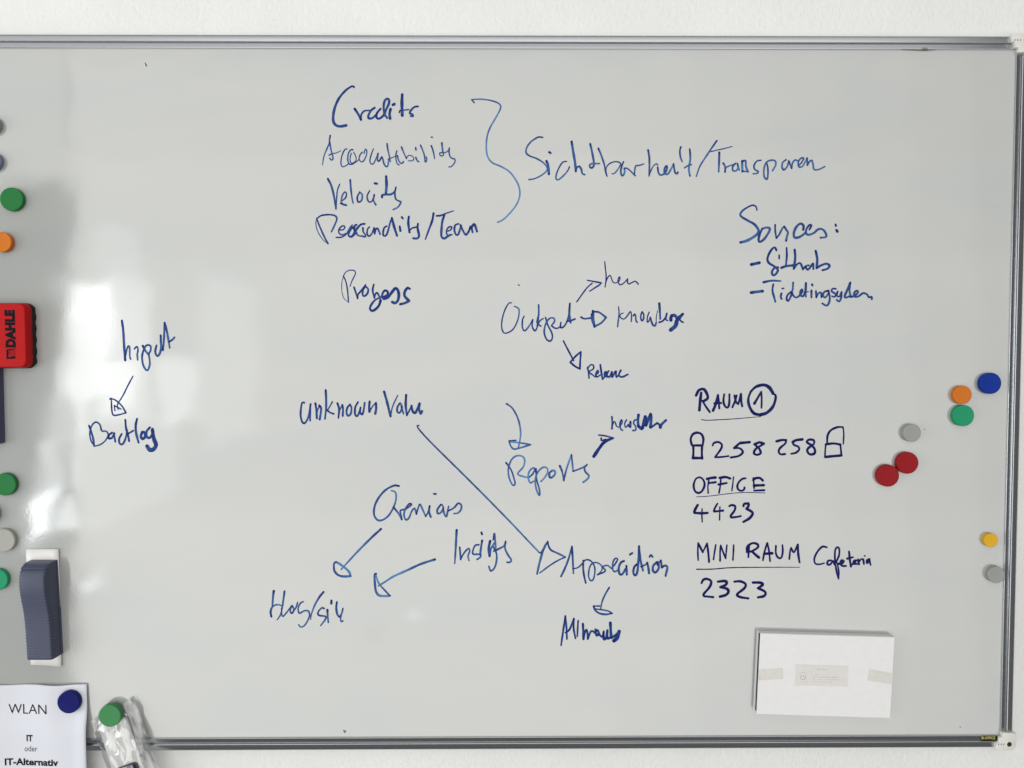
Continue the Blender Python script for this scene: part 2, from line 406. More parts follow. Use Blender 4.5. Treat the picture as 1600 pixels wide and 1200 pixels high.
HW = 'handwritten_word'; AR = 'drawn_arrow'
write(HW, 'word Credits in blue marker', 480, 120, 5.714, 0.35, '''
18-26:418 92 400 84 345 120 285 190 248 270 232 350 236 405 262 436 300 442 348 434;
22:424 286 452 328 480 382;16:480 382 484 335 512 304 560 300;
19:603 276 570 300 546 345 550 370 582 368 615 338;
20:655 285 625 320 617 358 640 374 680 345 705 290 730 235 728 203 710 196 690 220 682 270 690 330 714 368;
24:744 288 735 330 740 372;24:765 250 778 243;26:848 158 845 230 848 345;13:822 318 830 300 860 298 905 292;
17:988 264 955 270 925 300 916 325 940 335 945 352 924 350''')
write(HW, 'word Accountability in blue marker', 480, 200, 10, 0.5, '''
26-16:360 115 348 190 344 240 310 320 262 440 238 575;24:352 220 370 330 398 440 400 490 375 500 352 472;20-12:340 425 380 405 450 390 528 356;
20:625 330 595 330 558 390 532 480 528 560 550 605 600 590 650 555;
22:715 342 690 337 650 380 632 460 640 530 670 570 722 558;17:690 395 672 450 670 510 690 550 730 540 762 500 757 440 725 378;
16:722 558 770 525 812 488;19:862 375 830 410 810 470 825 515 855 528 890 500 925 420 930 360 912 330 895 360 888 400;
19:1035 325 1005 400 980 490 985 545 1015 565 1045 540 1080 460 1105 395;24:1108 395 1100 450 1098 500 1118 518 1145 485 1165 450 1180 480 1200 560 1235 605 1262 580 1268 520 1290 480;
26-16:1248 245 1258 330 1285 450 1298 530;15:1262 488 1320 465 1385 435;
20:1400 355 1385 420 1388 500 1408 560 1435 574;22:1410 430 1425 500 1455 545 1480 550 1503 525;
26-18:1472 298 1510 390 1550 478;15:1546 476 1570 438 1608 425 1650 450 1666 485 1640 510 1578 512;
24:1696 458 1715 505 1742 526;26:1694 306 1700 342;24-20:1770 267 1815 375 1836 455 1838 510 1852 532 1868 490 1862 455;
26-18:1939 276 1970 370 1991 480;20:1938 142 1958 142;26:2103 232 2110 306 2120 385;
17:2120 385 2130 420 2105 437 2075 424 2070 390 2100 385 2145 387 2197 358 2220 324;22-17:2220 310 2215 376 2228 438 2258 472 2298 481 2312 508 2290 560 2250 600 2214 608''')
write(HW, 'word Velocity in blue marker', 480, 250, 5.714, 0.45, '''
20-16:184 168 215 230 240 330 257 438;12:257 438 262 350 270 270 290 215;
13:300 370 340 340 350 300 335 285 312 320 305 370 320 400 352 405;17:300 388 348 402;17-12:384 178 390 260 400 340 410 385;
15:470 285 447 330 455 375 485 360 490 310 468 285;13:557 275 535 320 545 368 572 372 597 328;15:598 310 592 360 612 400;22:603 208 622 211;
23:704 145 708 220 702 300;20-14:668 332 670 313 710 308 750 305 780 280 792 242;14:792 245 782 300 792 350 825 368 836 378 810 420 768 442''')
write(HW, 'words Personality/Team in blue marker', 480, 250, 5.714, 0.35, '''
15:85 522 130 495 200 488 252 500 264 530 245 580 216 642;13-17:85 525 110 590 150 680 184 745;8:85 525 77 570 95 640 140 710 184 745;
13:290 625 325 620 335 595 315 588 285 615 283 650 310 668 350 655;13:258 690 300 690 345 665 385 600 402 580;
17:440 578 425 585 420 625 425 660 385 685 368 662 395 610 438 580;18:512 570 475 578 435 625 398 686;14:400 600 435 640 450 670 480 680;15:497 605 500 640 520 670 515 687 490 678''')
write('handwritten_letters', 'end of the words Personality/Team in blue marker', 550, 330, 7.619, 0.35, '''
20:207 188 185 215 180 270 200 297 232 272 262 205;24:262 200 270 268;22:270 268 285 212 308 210 335 275;
22:415 178 385 195 370 250 375 290 405 288 430 230 450 150 475 80;28:475 80 500 180 535 290;26:568 180 576 235;24:592 70 604 86;
28:676 65 670 140 684 250;20:682 228 720 200 770 188;26:785 150 780 200 795 270 795 305 770 325 730 322;
28-18:970 25 955 110 915 220 872 335;24-12:1005 55 1060 50 1120 25 1210 -5;26:1100 45 1075 120 1065 220 1065 300 1095 325 1130 305 1170 280;
18:1125 240 1170 225 1188 190 1160 185 1130 215 1125 265 1150 290 1190 278;22:1268 150 1230 165 1218 220 1235 275 1265 275 1290 200 1300 170;
24:1290 165 1320 230 1355 280 1390 240;24:1390 240 1415 180 1435 250;28:1415 205 1455 155 1488 240''')
write('drawn_bracket', 'tall thin curly bracket in blue marker', 720, 130, 5.217, 0.75, '''
12:110 160 88 134 88 134 160 130 240 140 300 160 324 185 318 220 280 290 235 370 212 450 208 540 222 605 260 650 330 680 400 725 455 800 480 870 475 940 440 1010 380 1080 340 1115 300 1133''')
write(HW, 'word Sichtbarheit in blue marker', 720, 130, 5.217, 0.5, '''
14-11:668 442 630 440 575 475 540 520 532 565 560 592 620 615 675 650 705 690 695 720 650 755 600 778 553 786;20:698 635 712 670 718 740;18:720 562 732 569;
12:862 638 830 645 795 700 775 765 790 788 830 760 870 715 886 682;19:903 475 915 550 930 640 938 718;15:938 720 945 690 965 678 982 700 990 735 1010 745;
17-14:1055 495 1072 570 1085 650 1080 680 1060 690 1050 670 1070 655 1130 655;
15-12:1121 531 1146 590 1170 664 1180 720 1192 758;10:1192 758 1184 722 1186 690 1206 660 1242 642 1276 640 1302 652 1298 672 1274 710 1252 735 1232 738;
14:1326 640 1312 675 1304 717 1310 748 1322 752 1336 725 1332 692;11:1332 692 1356 694 1382 714 1410 742 1424 754;11:1414 745 1418 712 1426 674 1452 670 1492 658;
16-12:1527 545 1536 598 1538 668 1535 756;10:1535 756 1546 720 1570 675 1596 656 1605 668;14:1605 685 1610 722 1622 745 1645 745 1672 722 1682 682 1673 675 1661 698 1661 732 1677 742 1695 732 1718 692 1734 662;
14:1734 658 1740 695 1748 730 1765 736 1770 724;15-11:1793 520 1786 555 1791 600 1805 640''')
write(HW, 'word Transparen after a slash in blue marker', 1020, 190, 5.714, 0.55, '''
17:330 245 335 330 322 420 332 485;13:282 414 310 395 345 383;17-12:572 170 530 230 470 320 420 400 388 490;
10:520 268 570 255 640 240 706 222;20-14:594 275 592 360 588 448;16:628 370 645 400 645 450;13:645 450 655 410 690 393 722 383;
15:740 372 715 400 715 435 740 440 762 415 755 372;14:757 380 772 432;19:798 352 800 446;17:800 352 828 350 832 400 850 448;13:800 442 852 446;
14:965 345 930 352 905 390 910 425 942 445 930 462 897 465;14:1015 360 1027 410 1028 480 1018 515 995 490 993 430 1010 370 1050 345 1092 350 1098 385 1070 438;
14:1190 340 1160 365 1155 410 1172 430 1200 400 1215 350;14:1215 350 1240 418;13:1240 418 1248 370 1272 342 1298 352;
13:1300 390 1325 370 1347 330 1325 325 1300 360 1305 402 1335 400 1360 362 1377 325;15:1378 325 1382 388;13:1382 388 1397 360 1420 345 1432 385 1440 425 1480 427 1535 402''')
write(HW, 'word Sources: in blue marker', 1130, 300, 5.714, 0.45, '''
14-26:302 162 292 130 262 118 220 135 175 165 152 198 165 222 220 255 280 290 315 340 305 375 250 415 205 437 155 450;
20:350 325 325 380 316 430 330 445 370 415 412 350 412 322 380 318 348 330;16:464 292 465 350 475 412;16:475 412 500 380 525 330 543 308;18:545 308 562 335 578 362 570 395 562 435;
21:715 338 717 300 690 282 655 310 632 360 635 402 665 407 705 388 738 360;18:770 335 788 300 770 295 742 335 742 370 765 382 810 365 850 332 890 335 917 370 918 400 870 408;
19:1003 290 1007 302;24:1012 340 1020 353''')
write(HW, 'word Github with a dash in blue marker', 1130, 300, 5.714, 0.35, '''
28:252 647 322 632;20:475 520 463 497 440 505 410 550 395 600 410 635 450 660 485 688 485 710 462 740 442 740 436 710 460 677 490 672;
15:500 565 500 595;17:566 498 568 570 560 662;22:520 677 560 662 622 655;21:638 515 643 590 630 685;18:630 685 660 645 685 635 700 655 712 690;
18:712 690 740 660 765 655;18:735 668 755 694 782 665 803 640 805 688;21:826 525 840 600 834 680;19:834 680 870 657 920 640 950 658 930 685 887 698''')
write(HW, 'word Ticketingsystem with a dash in blue marker', 1130, 300, 5.714, 0.4, '''
26:250 898 352 885;22-14:360 806 430 792 515 795;18:447 825 440 880 455 940 466 980;18:520 905 514 935 522 955;15:526 862 540 860;
17:607 890 575 920 566 958 580 972 602 935 620 870 625 808;17:612 900 635 935 660 940 690 915 708 885 703 868 688 890 692 925 712 932;
16:712 932 738 880 740 812;16:738 812 733 870 738 935;12:722 895 760 890;18:788 880 788 940;20:793 824 797 834;17:828 885 832 940;15:832 940 850 905 872 898 878 940;
15:878 940 895 900 932 880;15:935 885 905 890 893 925 912 942 940 905;17:940 880 952 950 940 1000 920 1014 885 995;
16:1005 865 980 862 968 885 1005 912 995 936 972 930;16:1022 888 1015 925 1038 932 1058 893;17:1058 893 1052 950 1035 978 1015 962;
18:1135 808 1110 870 1085 932 1100 942 1130 930;17:1135 808 1128 880 1142 938;17:1142 938 1180 922 1205 893 1190 880 1170 905 1178 935 1210 930 1250 903 1285 915 1302 940 1325 935 1328 957''')
write(HW, 'word Progress in blue marker', 500, 400, 8, 0.3, '''
14:375 380 400 310 435 240 443 205 425 182 380 177 330 195 300 235 292 262;17:292 250 320 310 340 400 350 500 355 578;9:290 265 272 340 275 450 300 530 355 578;
22:425 390 442 440 470 530;22:470 530 475 480 510 440 570 360;24:562 385 535 430 535 490 558 500 590 470 603 420 578 385;
23:672 355 658 430 680 525;22:680 525 690 480 712 458 738 500 757 560;34-20:757 555 735 620 690 668 650 685 625 660 640 610 690 550 775 505;
26:778 515 830 492 850 455 815 430 785 460 775 510 800 540;34:800 535 850 515 900 450 940 405 970 422 985 490 970 560 935 588 903 575;
32:1120 410 1095 398 1062 440 1058 500 1112 560 1112 560 1060 588 1003 602''')
write(HW, 'word Output in blue marker', 770, 400, 5, 0.4, '''
11:145 366 125 370 95 420 72 500 70 560 85 598 115 600 160 570 195 500 206 430 195 405 168 393;
12:245 470 232 500 232 560 250 584 285 545 312 497;12:312 497 308 550 330 584 350 545 358 480;13:358 382 358 460 345 520 375 548;11:345 545 370 505 395 488;
13:412 480 430 540 460 600 465 640 448 665 420 650 402 600 410 540 440 490 475 485 482 510 458 545;12:458 545 490 565 522 555 532 520;13:530 520 532 560 560 545 590 480 602 370;
16:602 370 598 450 608 520;14:578 510 608 505 642 492''')
write(AR, 'thin arrow up from Output', 770, 400, 5, 0.25, '11:656 358 690 310 735 250 776 212;12:740 190 795 200 848 210 848 210 830 228 795 250 757 275')
write(AR, 'short arrow right of Output with closed head', 770, 400, 5, 0.45, '15:690 478 715 490 762 485;20:782 430 785 490 795 552;15:785 435 830 440 885 480 885 480 850 520 795 552;15:772 455 775 500 790 540')
write(AR, 'arrow down from Output to Release', 770, 400, 5, 0.2, '13:552 664 575 710 632 818;15:688 748 645 785 605 830 605 830 640 860 680 882 680 882 683 820 688 750')
write(HW, 'word beside the upper arrow in blue marker', 880, 420, 12.31, 0.2, '''
24:-56 0 -56 1;24:798 -140 812 0 825 120 822 220 805 350;22:805 350 830 230 870 150 905 128 930 190 960 255 1010 272 1055 245;
24:1060 250 1090 205 1085 155 1060 190 1055 250 1085 302 1130 300 1190 250 1240 190;26:1240 190 1235 255 1265 292 1320 265 1380 240 1415 260 1445 298'''.replace('24:-56 0 -56 1;', ''))
write(HW, 'word Knowledge in blue marker', 940, 460, 11.43, 0.35, '''
20-28:302 215 312 330 300 450 286 578;20:385 335 350 345 320 388;24:320 385 350 425 400 440 450 395 500 320 520 312 535 380 530 485;28:568 382 590 350 610 385 612 460 635 498;
30:725 310 700 380 705 450 730 468 752 420 750 350 725 312;24:850 315 820 400 815 490 840 482 870 412;34:870 410 895 500 920 550 955 560 975 505;16:975 500 978 400 1000 290;
46-30:1030 160 1040 300 1048 440;34:1030 498 1090 475 1145 410 1165 340;26:1150 420 1150 455 1180 466;58:1258 375 1238 410 1238 460;54:1250 380 1310 375 1350 440;
60-74:1390 400 1345 470 1320 560 1235 635;52:1450 350 1412 390 1385 440;30:1390 440 1420 480 1455 498''')
write(HW, 'word Release in blue marker', 770, 400, 5, 0.3, '''
13:740 868 748 910 752 955;12:738 882 765 850 787 857 785 882 752 905 775 925 800 945;13:803 930 825 910 820 893 805 920 812 945 840 930;
16:840 850 848 910 858 962;13:858 962 880 935 888 905 873 912 875 940 895 945;15:905 898 890 930 910 945 930 905;16:930 905 932 945 955 905;15:962 900 965 945 985 930;15:1000 893 985 930 1010 945 1055 925''')
write(HW, 'word Input in blue marker', 120, 480, 5, 0.45, '''
18:352 105 362 180 368 280 372 345 378 415;13:375 415 385 350 400 305 412 315 413 380 420 405;13:450 325 468 308 478 330 472 370 475 412;
17:515 302 535 340 560 370;14:560 370 578 330 572 300 545 298 525 325 510 380 515 440 535 485 555 490 570 440 562 370;
15:622 298 612 350 630 382 650 355 658 300 653 220;16:655 220 658 290 672 335;14:672 335 680 250 685 120;17-13:685 120 705 200 725 318;14:720 270 745 255 762 235''')
write(AR, 'arrow from Input to Backlog', 120, 480, 5, 0.3, '11:438 540 400 610 360 690 322 750;12:258 718 270 712 270 740 273 800 285 842 330 840 384 825 384 825 350 770 300 725 262 714;10:298 808 292 768 292 768 318 782 345 797;9:322 750 316 772 322 800')
write(HW, 'word Backlog in blue marker', 120, 480, 5, 0.35, '''
15:95 925 115 980 130 1040 135 1085;12:140 1085 110 1040 102 980 120 920 150 898 180 918 195 965 230 970 245 1000 220 1045 180 1075 140 1085;
17:275 980 250 1000 250 1025 275 1020 292 985;14:290 985 300 1050;15:350 990 330 1030 335 1065 360 1068 385 1010 392 960;15:378 880 385 950 400 1000 408 1047;14:398 990 440 965;
17:470 872 460 920 462 980 482 1058;20:510 975 500 1010 515 1030 535 1005 525 975 510 975;17:570 940 545 970 545 1010 570 1020 592 980 590 950;26-32:590 960 602 1030 618 1075 600 1108 570 1115 548 1085''')
write(HW, 'words Unknown Value in blue marker', 450, 590, 6.667, 0.4, '''
20:170 262 148 262 135 320 132 400 150 465 180 470 215 400 235 275;20:235 275 230 350 230 448;22:285 268 295 340 300 425;14:300 425 305 350 322 305;22:325 290 345 325 330 436;
24-18:392 130 397 230 395 330 385 430;15:462 252 435 300 405 345;20:410 342 440 365 475 378;24-18:515 268 532 330 525 420;15:525 420 535 350 565 285;21:565 285 572 320 570 398;
20:645 278 615 320 610 375 630 398 655 370 660 310 648 288;20:728 255 700 310 698 380 720 402 745 355 755 310;19:755 310 752 365 775 382 790 325 798 262;
24:850 250 845 300 848 355;15:848 355 880 300 910 268;24:915 265 918 320 908 376;24:1000 145 1030 250 1068 403;13:1068 403 1090 300 1142 185;
19:1165 265 1140 305 1138 355 1165 365 1187 310 1168 265;18:1180 300 1202 376;26-20:1230 182 1225 290 1238 393;16:1238 393 1265 340 1290 290;24:1285 295 1298 350 1325 367 1350 320 1370 270;24:1370 270 1365 330 1382 375 1395 350''')
write('drawn_line', 'long thin diagonal line in blue marker', 0, 0, 1, 0.5, '2.6:654.5 665 652.3 667.5 672 690 720 737.5 760 777.5 800 818.5 826 846 842.5 863.3')
write('drawn_arrowhead', 'large open triangle arrow head at the end of the diagonal line', 810, 820, 6, 0.5, '''
11:195 262 210 262;20:275 158 240 220 205 330 175 460;14:208 268 240 215 268 178;17:275 156 285 205 310 240 370 268 440 303;14:440 303 370 335 300 378 200 452''')
write(AR, 'curved arrow down to Reports', 770, 610, 5.517, 0.6, '15-13:118 115 165 150 205 215 230 290 240 370 232 440 220 495;14:200 430 140 436 140 436 155 480 180 505 220 500 270 485 326 468 326 468 260 456 150 442')
write(HW, 'word Reports in blue marker', 770, 610, 5.517, 0.65, '''
18:115 625 136 650;14:136 650 160 690 180 750 192 800 180 820 160 800 138 740 135 670 160 600 200 566 248 566 275 600 262 660 215 718 260 742 310 752;
14:310 752 348 715 360 672 335 675 310 710 306 760 325 798 352 782;18:372 678 372 700;14:372 700 378 770 398 840 405 895 395 900 375 850 366 780 385 710 430 665 467 670 472 710 440 760 415 785;
17:512 690 488 715 490 748 510 750 537 720 530 692 508 692;20:578 652 595 690;15:595 690 605 730 612 778;14:612 778 635 680 678 555;14:678 555 685 620 692 697;14:692 697 740 680 785 660 812 640;
15:812 640 790 670 800 705 828 735 815 765 780 792''')
write(AR, 'thick arrow up to newsletter', 770, 610, 5.517, 0.15, '30-26:870 570 910 510 950 455;30-20:945 460 985 432 1035 412;14:912 385 970 392 1040 411;15:935 410 938 432 975 422')
write(HW, 'word newsletter in thick smudged blue marker', 940, 640, 13.33, 0.35, '''
38:215 150 222 270 215 400;28:225 330 260 250 285 270 310 340 350 365 385 350;38:410 215 385 280 385 350 402 410 435 430;28:425 220 430 270 385 340;
30:520 212 485 280 485 340 505 370 540 330 560 310;46:600 255 600 360;40:600 365 555 340;34:720 212 680 230 668 290 710 350 715 410 690 435 652 435;56:768 110 758 230 765 345;
62:765 340 830 400 850 385;70:850 385 880 280 910 145;62:910 145 930 230 925 330;62:925 330 970 200 1020 98;64:1020 98 1030 200 1020 365;42:1020 380 1090 330 1160 280;44:1160 280 1200 310 1215 375;54:1225 375 1250 310 1340 222''')
write(HW, 'word Overviews in blue marker', 510, 740, 5.161, 0.5, '''
18-13:585 100 545 97 480 130 425 190 390 260 384 330 410 373 450 375 500 340 542 270 562 200 555 150 525 138;
15:540 270 580 320 608 370;14:608 370 600 330 597 298 640 285 685 252 670 243 640 278 625 330 640 372 665 358 690 300 712 282 725 328;
13:725 328 742 270 755 248 780 300 800 345;13:800 345 820 310 832 262;16:832 262 828 310 842 350;15:866 163 882 165;
15:922 250 895 290 898 322 925 312 943 275 930 250;14:940 280 952 330 968 345 978 300 985 265;14:985 300 1030 275 1062 240 1087 255 1085 290 1060 318 1030 322''')
write(AR, 'arrow down left from Overviews', 510, 740, 5.161, 0.6, '20-12:440 447 360 520 260 620 190 695 120 772;17:80 714 62 725 63 780 90 815 130 829 195 828 195 828 180 790 130 745 78 712')
write(AR, 'arrow left from Insights', 510, 740, 5.161, 0.65, '20-14:875 692 760 730 640 785 540 830 470 875 420 905;18:400 808 388 820 392 900 400 950 420 980 460 988 512 985;13:512 985 460 930 420 880 397 815')
write(HW, 'word Insights in blue marker', 510, 740, 5.161, 0.5, '''
20-13:1050 455 1045 560 1035 725;15:1075 595 1080 650 1082 693;13:1082 693 1110 640 1145 605 1155 625 1142 665 1150 702;
14:1230 574 1200 580 1180 625 1185 650 1225 650 1245 655 1240 675 1215 692;17:1256 540 1246 600 1240 655;18:1250 475 1255 490;
22:1320 545 1310 600 1316 665;14:1316 665 1330 600 1355 560;14:1345 590 1370 640 1372 700 1355 760 1325 785 1310 748;14:1345 535 1355 485 1362 560 1368 640;
15:1350 625 1395 605 1435 580 1445 548;14:1445 550 1440 600 1460 650 1490 695 1480 715 1457 715''')
write(HW, 'words ending in /site in blue marker', 400, 900, 10, 0.5, '''
38-26:278 235 265 330 255 480;32-20:445 240 432 340 408 500 380 610 330 685;36-20:240 635 228 560 250 490 300 455 360 450 405 470;
22:400 500 400 590 420 630 470 580 530 500 562 460;26:562 465 535 520 540 572 570 580 590 520 570 470;24:560 582 620 500 650 415;
24:740 402 700 420 660 490 665 570 690 580 740 550 790 540 825 560 835 620 800 710 750 780 700 798 665 765;36-18:1055 250 990 330 920 450 870 580 850 680;
26:1065 510 1030 498 985 540 965 590 990 618 1050 625 1093 640 1075 690 1010 775;34-24:1115 530 1118 620 1130 725;36:1178 385 1176 430;32:1262 410 1253 500 1270 600 1302 640;
24:1302 640 1340 580 1357 508;22:1357 508 1330 620 1320 690 1335 715 1358 700''')
write(HW, 'word Appreciation in blue marker', 810, 820, 6, 0.45, '''
15-21:502 203 470 320 435 410 400 483;20-16:502 203 508 300 516 455;14:510 412 560 400 610 352;18:608 335 608 420 620 500 632 545;
14:632 545 610 450 605 370 622 335 655 328 690 350 715 400 715 460 700 515 675 522 658 480 665 410 690 365 735 355 780 385 780 430 740 470;
14:740 470 800 445 815 425 790 395 835 382 872 410;15:872 410 905 370 930 325 908 316 885 360 885 420 905 440 940 420;
20:990 340 960 355 940 410 950 462 975 462 1005 415;20:1012 385 1017 468;18:1045 280 1068 265;20:1110 370 1085 400 1078 450 1095 475 1115 440 1125 340 1131 200;19:1131 200 1143 320 1168 430;
15:1150 393 1195 372 1208 352;20:1208 355 1218 400 1225 455;17:1230 302 1243 283 1258 302;20:1300 350 1265 385 1262 430 1285 447 1315 410 1312 358;18:1305 375 1318 350;20:1335 335 1345 400;19:1345 400 1375 383 1397 400 1380 480''')
write(AR, 'short arrow down to the word Allhands', 810, 820, 6, 0.4, '17-13:852 588 815 650 785 720 772 788;14:762 762 705 762;18:705 762 720 800 760 830 820 840 878 830;13:878 830 840 808 770 795 722 788')
write(HW, 'word Allhands in blue marker', 810, 820, 6, 0.3, '''
18:440 855 425 960 400 1130;17:440 855 450 950 455 1070;18:440 1012 480 980 520 880;18:520 880 518 970 535 1065;17:560 900 555 980 552 1045;
22:605 930 608 1000 610 1072;18:610 1072 630 990 645 1000 650 1072;18:650 1072 680 1000 715 1010 735 1040 720 980;22:735 990 720 1010 750 1035;18:745 990 765 1035 785 1050 800 1000;
22:800 1005 800 1070 822 1060 835 990;22:835 990 835 1065 870 1050;26:862 920 866 1000 872 1060;22:872 1060 910 1035 950 1000;36:895 1088 925 1060 945 1000''')
D = M_ink_dark
write(HW, 'word RAUM in dark marker capitals', 1070, 590, 5.926, 0.25, '''
26:105 165 130 118 175 108 205 150 212 190 180 215;26:152 140 142 220 135 303;20:165 215 190 260 232 320;28-20:262 305 288 240 305 162;20:308 160 315 230 320 285;22:275 240 335 235;
20:365 155 358 220 375 268 400 275 412 230 413 155;20:440 275 465 220 480 165;20:460 165 475 225 495 245;18:495 245 520 150;22:520 150 522 215 532 265''', D)
write('handwritten_numeral', 'numeral 1 in a drawn circle', 1070, 590, 5.926, 0.3, '''
20-32:810 150 838 160 840 200 815 270 760 325 700 345;30-20:700 345 640 330 600 270 588 200 610 130;22-34:610 130 660 85 730 68 780 90 815 140;26-16:645 240 680 180 708 130;17:708 130 712 200 710 280''', D)
write('drawn_line', 'thin underline below RAUM', 1070, 590, 5.926, 0.4, '9-7:155 388 200 395 320 390 460 382 600 370 700 362', D)
write('drawn_padlock', 'closed padlock drawn left of the numbers', 1070, 590, 5.926, 0.15, '22:65 625 55 570 75 525 115 510 155 525 172 570 165 630;22:70 628 165 628;22:78 630 80 690 76 745;22:160 630 158 690 160 750;26:75 745 162 745', D)
write('handwritten_numeral', 'first number 258 in dark marker', 1070, 590, 5.926, 0.12, '''
20:258 628 270 605 310 597 342 620 335 660 282 735;18:282 738 340 735 405 727;24:502 612 458 652;20:458 652 510 655 537 690 500 725 425 740;26:515 606 600 598;
26:730 612 690 600 648 618;21:648 620 690 660 702 700 665 715 640 698 660 658 718 622''', D)
write('handwritten_numeral', 'second number 258 in dark marker', 1070, 590, 5.926, 0.15, '''
24:850 590 900 578 938 580;20:938 580 930 610 880 655 870 690 890 710 930 708;26:1088 572 1030 580 1000 597;19:1000 600 1010 622 1050 640 1060 665 1030 695 985 705;
22:1200 600 1190 578 1150 575 1130 597 1170 625 1202 660 1202 700 1165 712 1138 690 1140 658 1195 615''', D)
write('drawn_padlock', 'open padlock drawn right of the numbers', 1070, 590, 5.926, 0.15, '20:1318 612 1322 540 1350 490 1410 460 1460 458;14:1465 458 1472 520 1468 616;22:1305 618 1380 610 1440 620;16:1305 620 1300 680 1298 738;18:1440 620 1445 660 1450 715;24:1300 735 1370 728 1450 721', D)
write(HW, 'word OFFICE in dark marker capitals', 1070, 730, 10.667, 0.12, '''
30-40:235 170 190 190 155 260 150 340 180 410 235 432;40-32:235 432 285 400 325 320 325 250 290 190 240 165;46:370 195 440 180 512 172;26:400 220 385 320 390 433;38:398 265 515 250;
44:582 178 680 165 755 188;28:600 210 590 320 570 430;38:562 290 698 263;24:812 165 800 280 785 393;34:1012 185 960 195 900 250 875 320 900 380 960 392 990 368 995 338;
42:1140 215 1180 185 1250 180 1300 222;30:1145 180 1150 260 1155 350;46:1155 306 1315 300;34:1158 390 1325 384''', D)
write('drawn_line', 'thin underline below OFFICE', 1070, 730, 10.667, 0.5, '13:195 495 400 482 620 455 820 432 1000 422 1200 424 1335 430', D)
write('handwritten_numeral', 'number 4423 in dark marker', 1070, 730, 10.667, 0.12, '''
46:215 630 180 690 158 745;44:162 762 280 768 380 762;26:288 695 285 800 290 912;32:545 607 508 670 482 728;38:490 738 570 732 638 722;24:585 662 582 770 580 880;
38:742 650 780 632 838 650 830 720 765 810 772 835;36:775 838 860 830 932 815;42:978 650 990 612 1060 605;44:1060 605 1065 640 1030 695;44:1030 695 1105 735 1132 775 1080 850 978 912''', D)
write(HW, 'words MINI RAUM in dark marker capitals', 1070, 830, 5.161, 0.15, '''
14:108 235 105 160 108 95;18:110 100 145 170;14:145 170 180 98;17:180 98 190 180 196 248;14:250 110 240 170 232 228;15:285 240 285 170 290 115;15:290 115 310 170 330 220;13:330 220 335 160 340 112;14:394 112 392 170 388 232;
18:500 170 505 125 545 97 585 105 590 130 545 160 525 165;16:520 120 515 165 513 210;22:545 165 570 190 598 212;15:630 235 645 160 665 95;14:667 95 680 165 688 242;22:640 183 705 178;
15:735 118 735 180 755 215 780 212 790 165 788 112;14:843 225 850 160 858 135;15:858 135 880 170 912 108;17:912 108 915 180 926 252''', D)
write('drawn_line', 'thin underline below MINI RAUM', 1070, 830, 5.161, 0.4, '10-6:95 307 220 306 360 295 520 292 700 291 925 291', D)
write('handwritten_numeral', 'number 2323 in dark marker', 1070, 830, 5.161, 0.12, '''
20:135 418 150 392 180 385 212 405 200 450 152 508 158 525;18:158 525 230 532;22:268 407 320 402 338 412 330 432 288 452;22:288 452 340 465 352 490 330 515 283 528;
20:400 407 450 405 490 427 480 460 422 510 450 532 512 542;22:550 414 610 416 628 432 590 460;20:590 460 640 483 652 505 635 525 590 534''', D)
write(HW, 'word Cafeteria in dark marker', 1070, 830, 5.161, 0.3, '''
18-13:1145 130 1110 125 1070 165 1045 220 1052 260 1085 267 1125 258;17:1180 235 1155 240 1150 265 1170 270 1195 240;15:1195 240 1207 268;15:1207 270 1225 240 1245 190 1245 140 1228 130 1212 160 1212 240 1225 330 1240 383;13:1240 383 1242 330 1230 255;
18:1235 263 1265 262 1282 242 1265 235 1255 260 1272 280 1300 280;18:1325 165 1330 220 1340 285;17:1310 222 1355 210;15:1345 270 1370 257 1382 235 1365 237 1360 262 1390 264;18:1398 230 1405 268;14:1405 250 1420 227 1437 225;16:1440 230 1445 265;14:1450 198 1453 201;17:1490 225 1470 235 1470 257 1490 240;15:1490 230 1498 272''', D)
write('ink_specks', 'tiny stray specks of ink scattered on the board', 0, 0, 1, 0.5, '1.8:228 101 228.6 103;1.4:227 98.5 227.3 99.5;2:809.8 445 811.5 445.8;1.2:1444 671 1445 671;1.5:537 1141 538.4 1144.5 540 1141.5;1.4:1500 1136 1501 1136', M_ink_dark)['kind'] = 'stuff'

# ------------------------------------------------------------------ magnets
def magnet_mesh(r, h):
    b = bmesh.new()
    prof = [(0, h*0.965), (r*0.55, h*0.965), (r*0.80, h*0.985), (r*0.90, h), (r*0.955, h*0.985), (r*0.99, h*0.92), (r, h*0.80), (r, h*0.40), (r, h*0.08), (r*0.985, 0.0)]
    n = 56; rows = []
    for k in range(n):
        t = 2*math.pi*k/n; c, s = math.cos(t), math.sin(t)
        rows.append([b.verts.new((q*c, -y, q*s)) for q, y in prof[1:]])
    top = b.verts.new((0, -prof[0][1], 0))
    for k in range(n):
        k2 = (k+1) % n
        b.faces.new((top, rows[k][0], rows[k2][0]))
        for j in range(len(prof)-2): b.faces.new((rows[k][j], rows[k][j+1], rows[k2][j+1], rows[k2][j]))
    bmesh.ops.recalc_face_normals(b, faces=b.faces)
    return b
def plastic(name, col, rough=0.38):
    m = mat(name, tuple(c*0.95 for c in col), 0.38, Specular_IOR_Level=0.14); noise_bump(m, 700, 0.08, 0.0002); return m
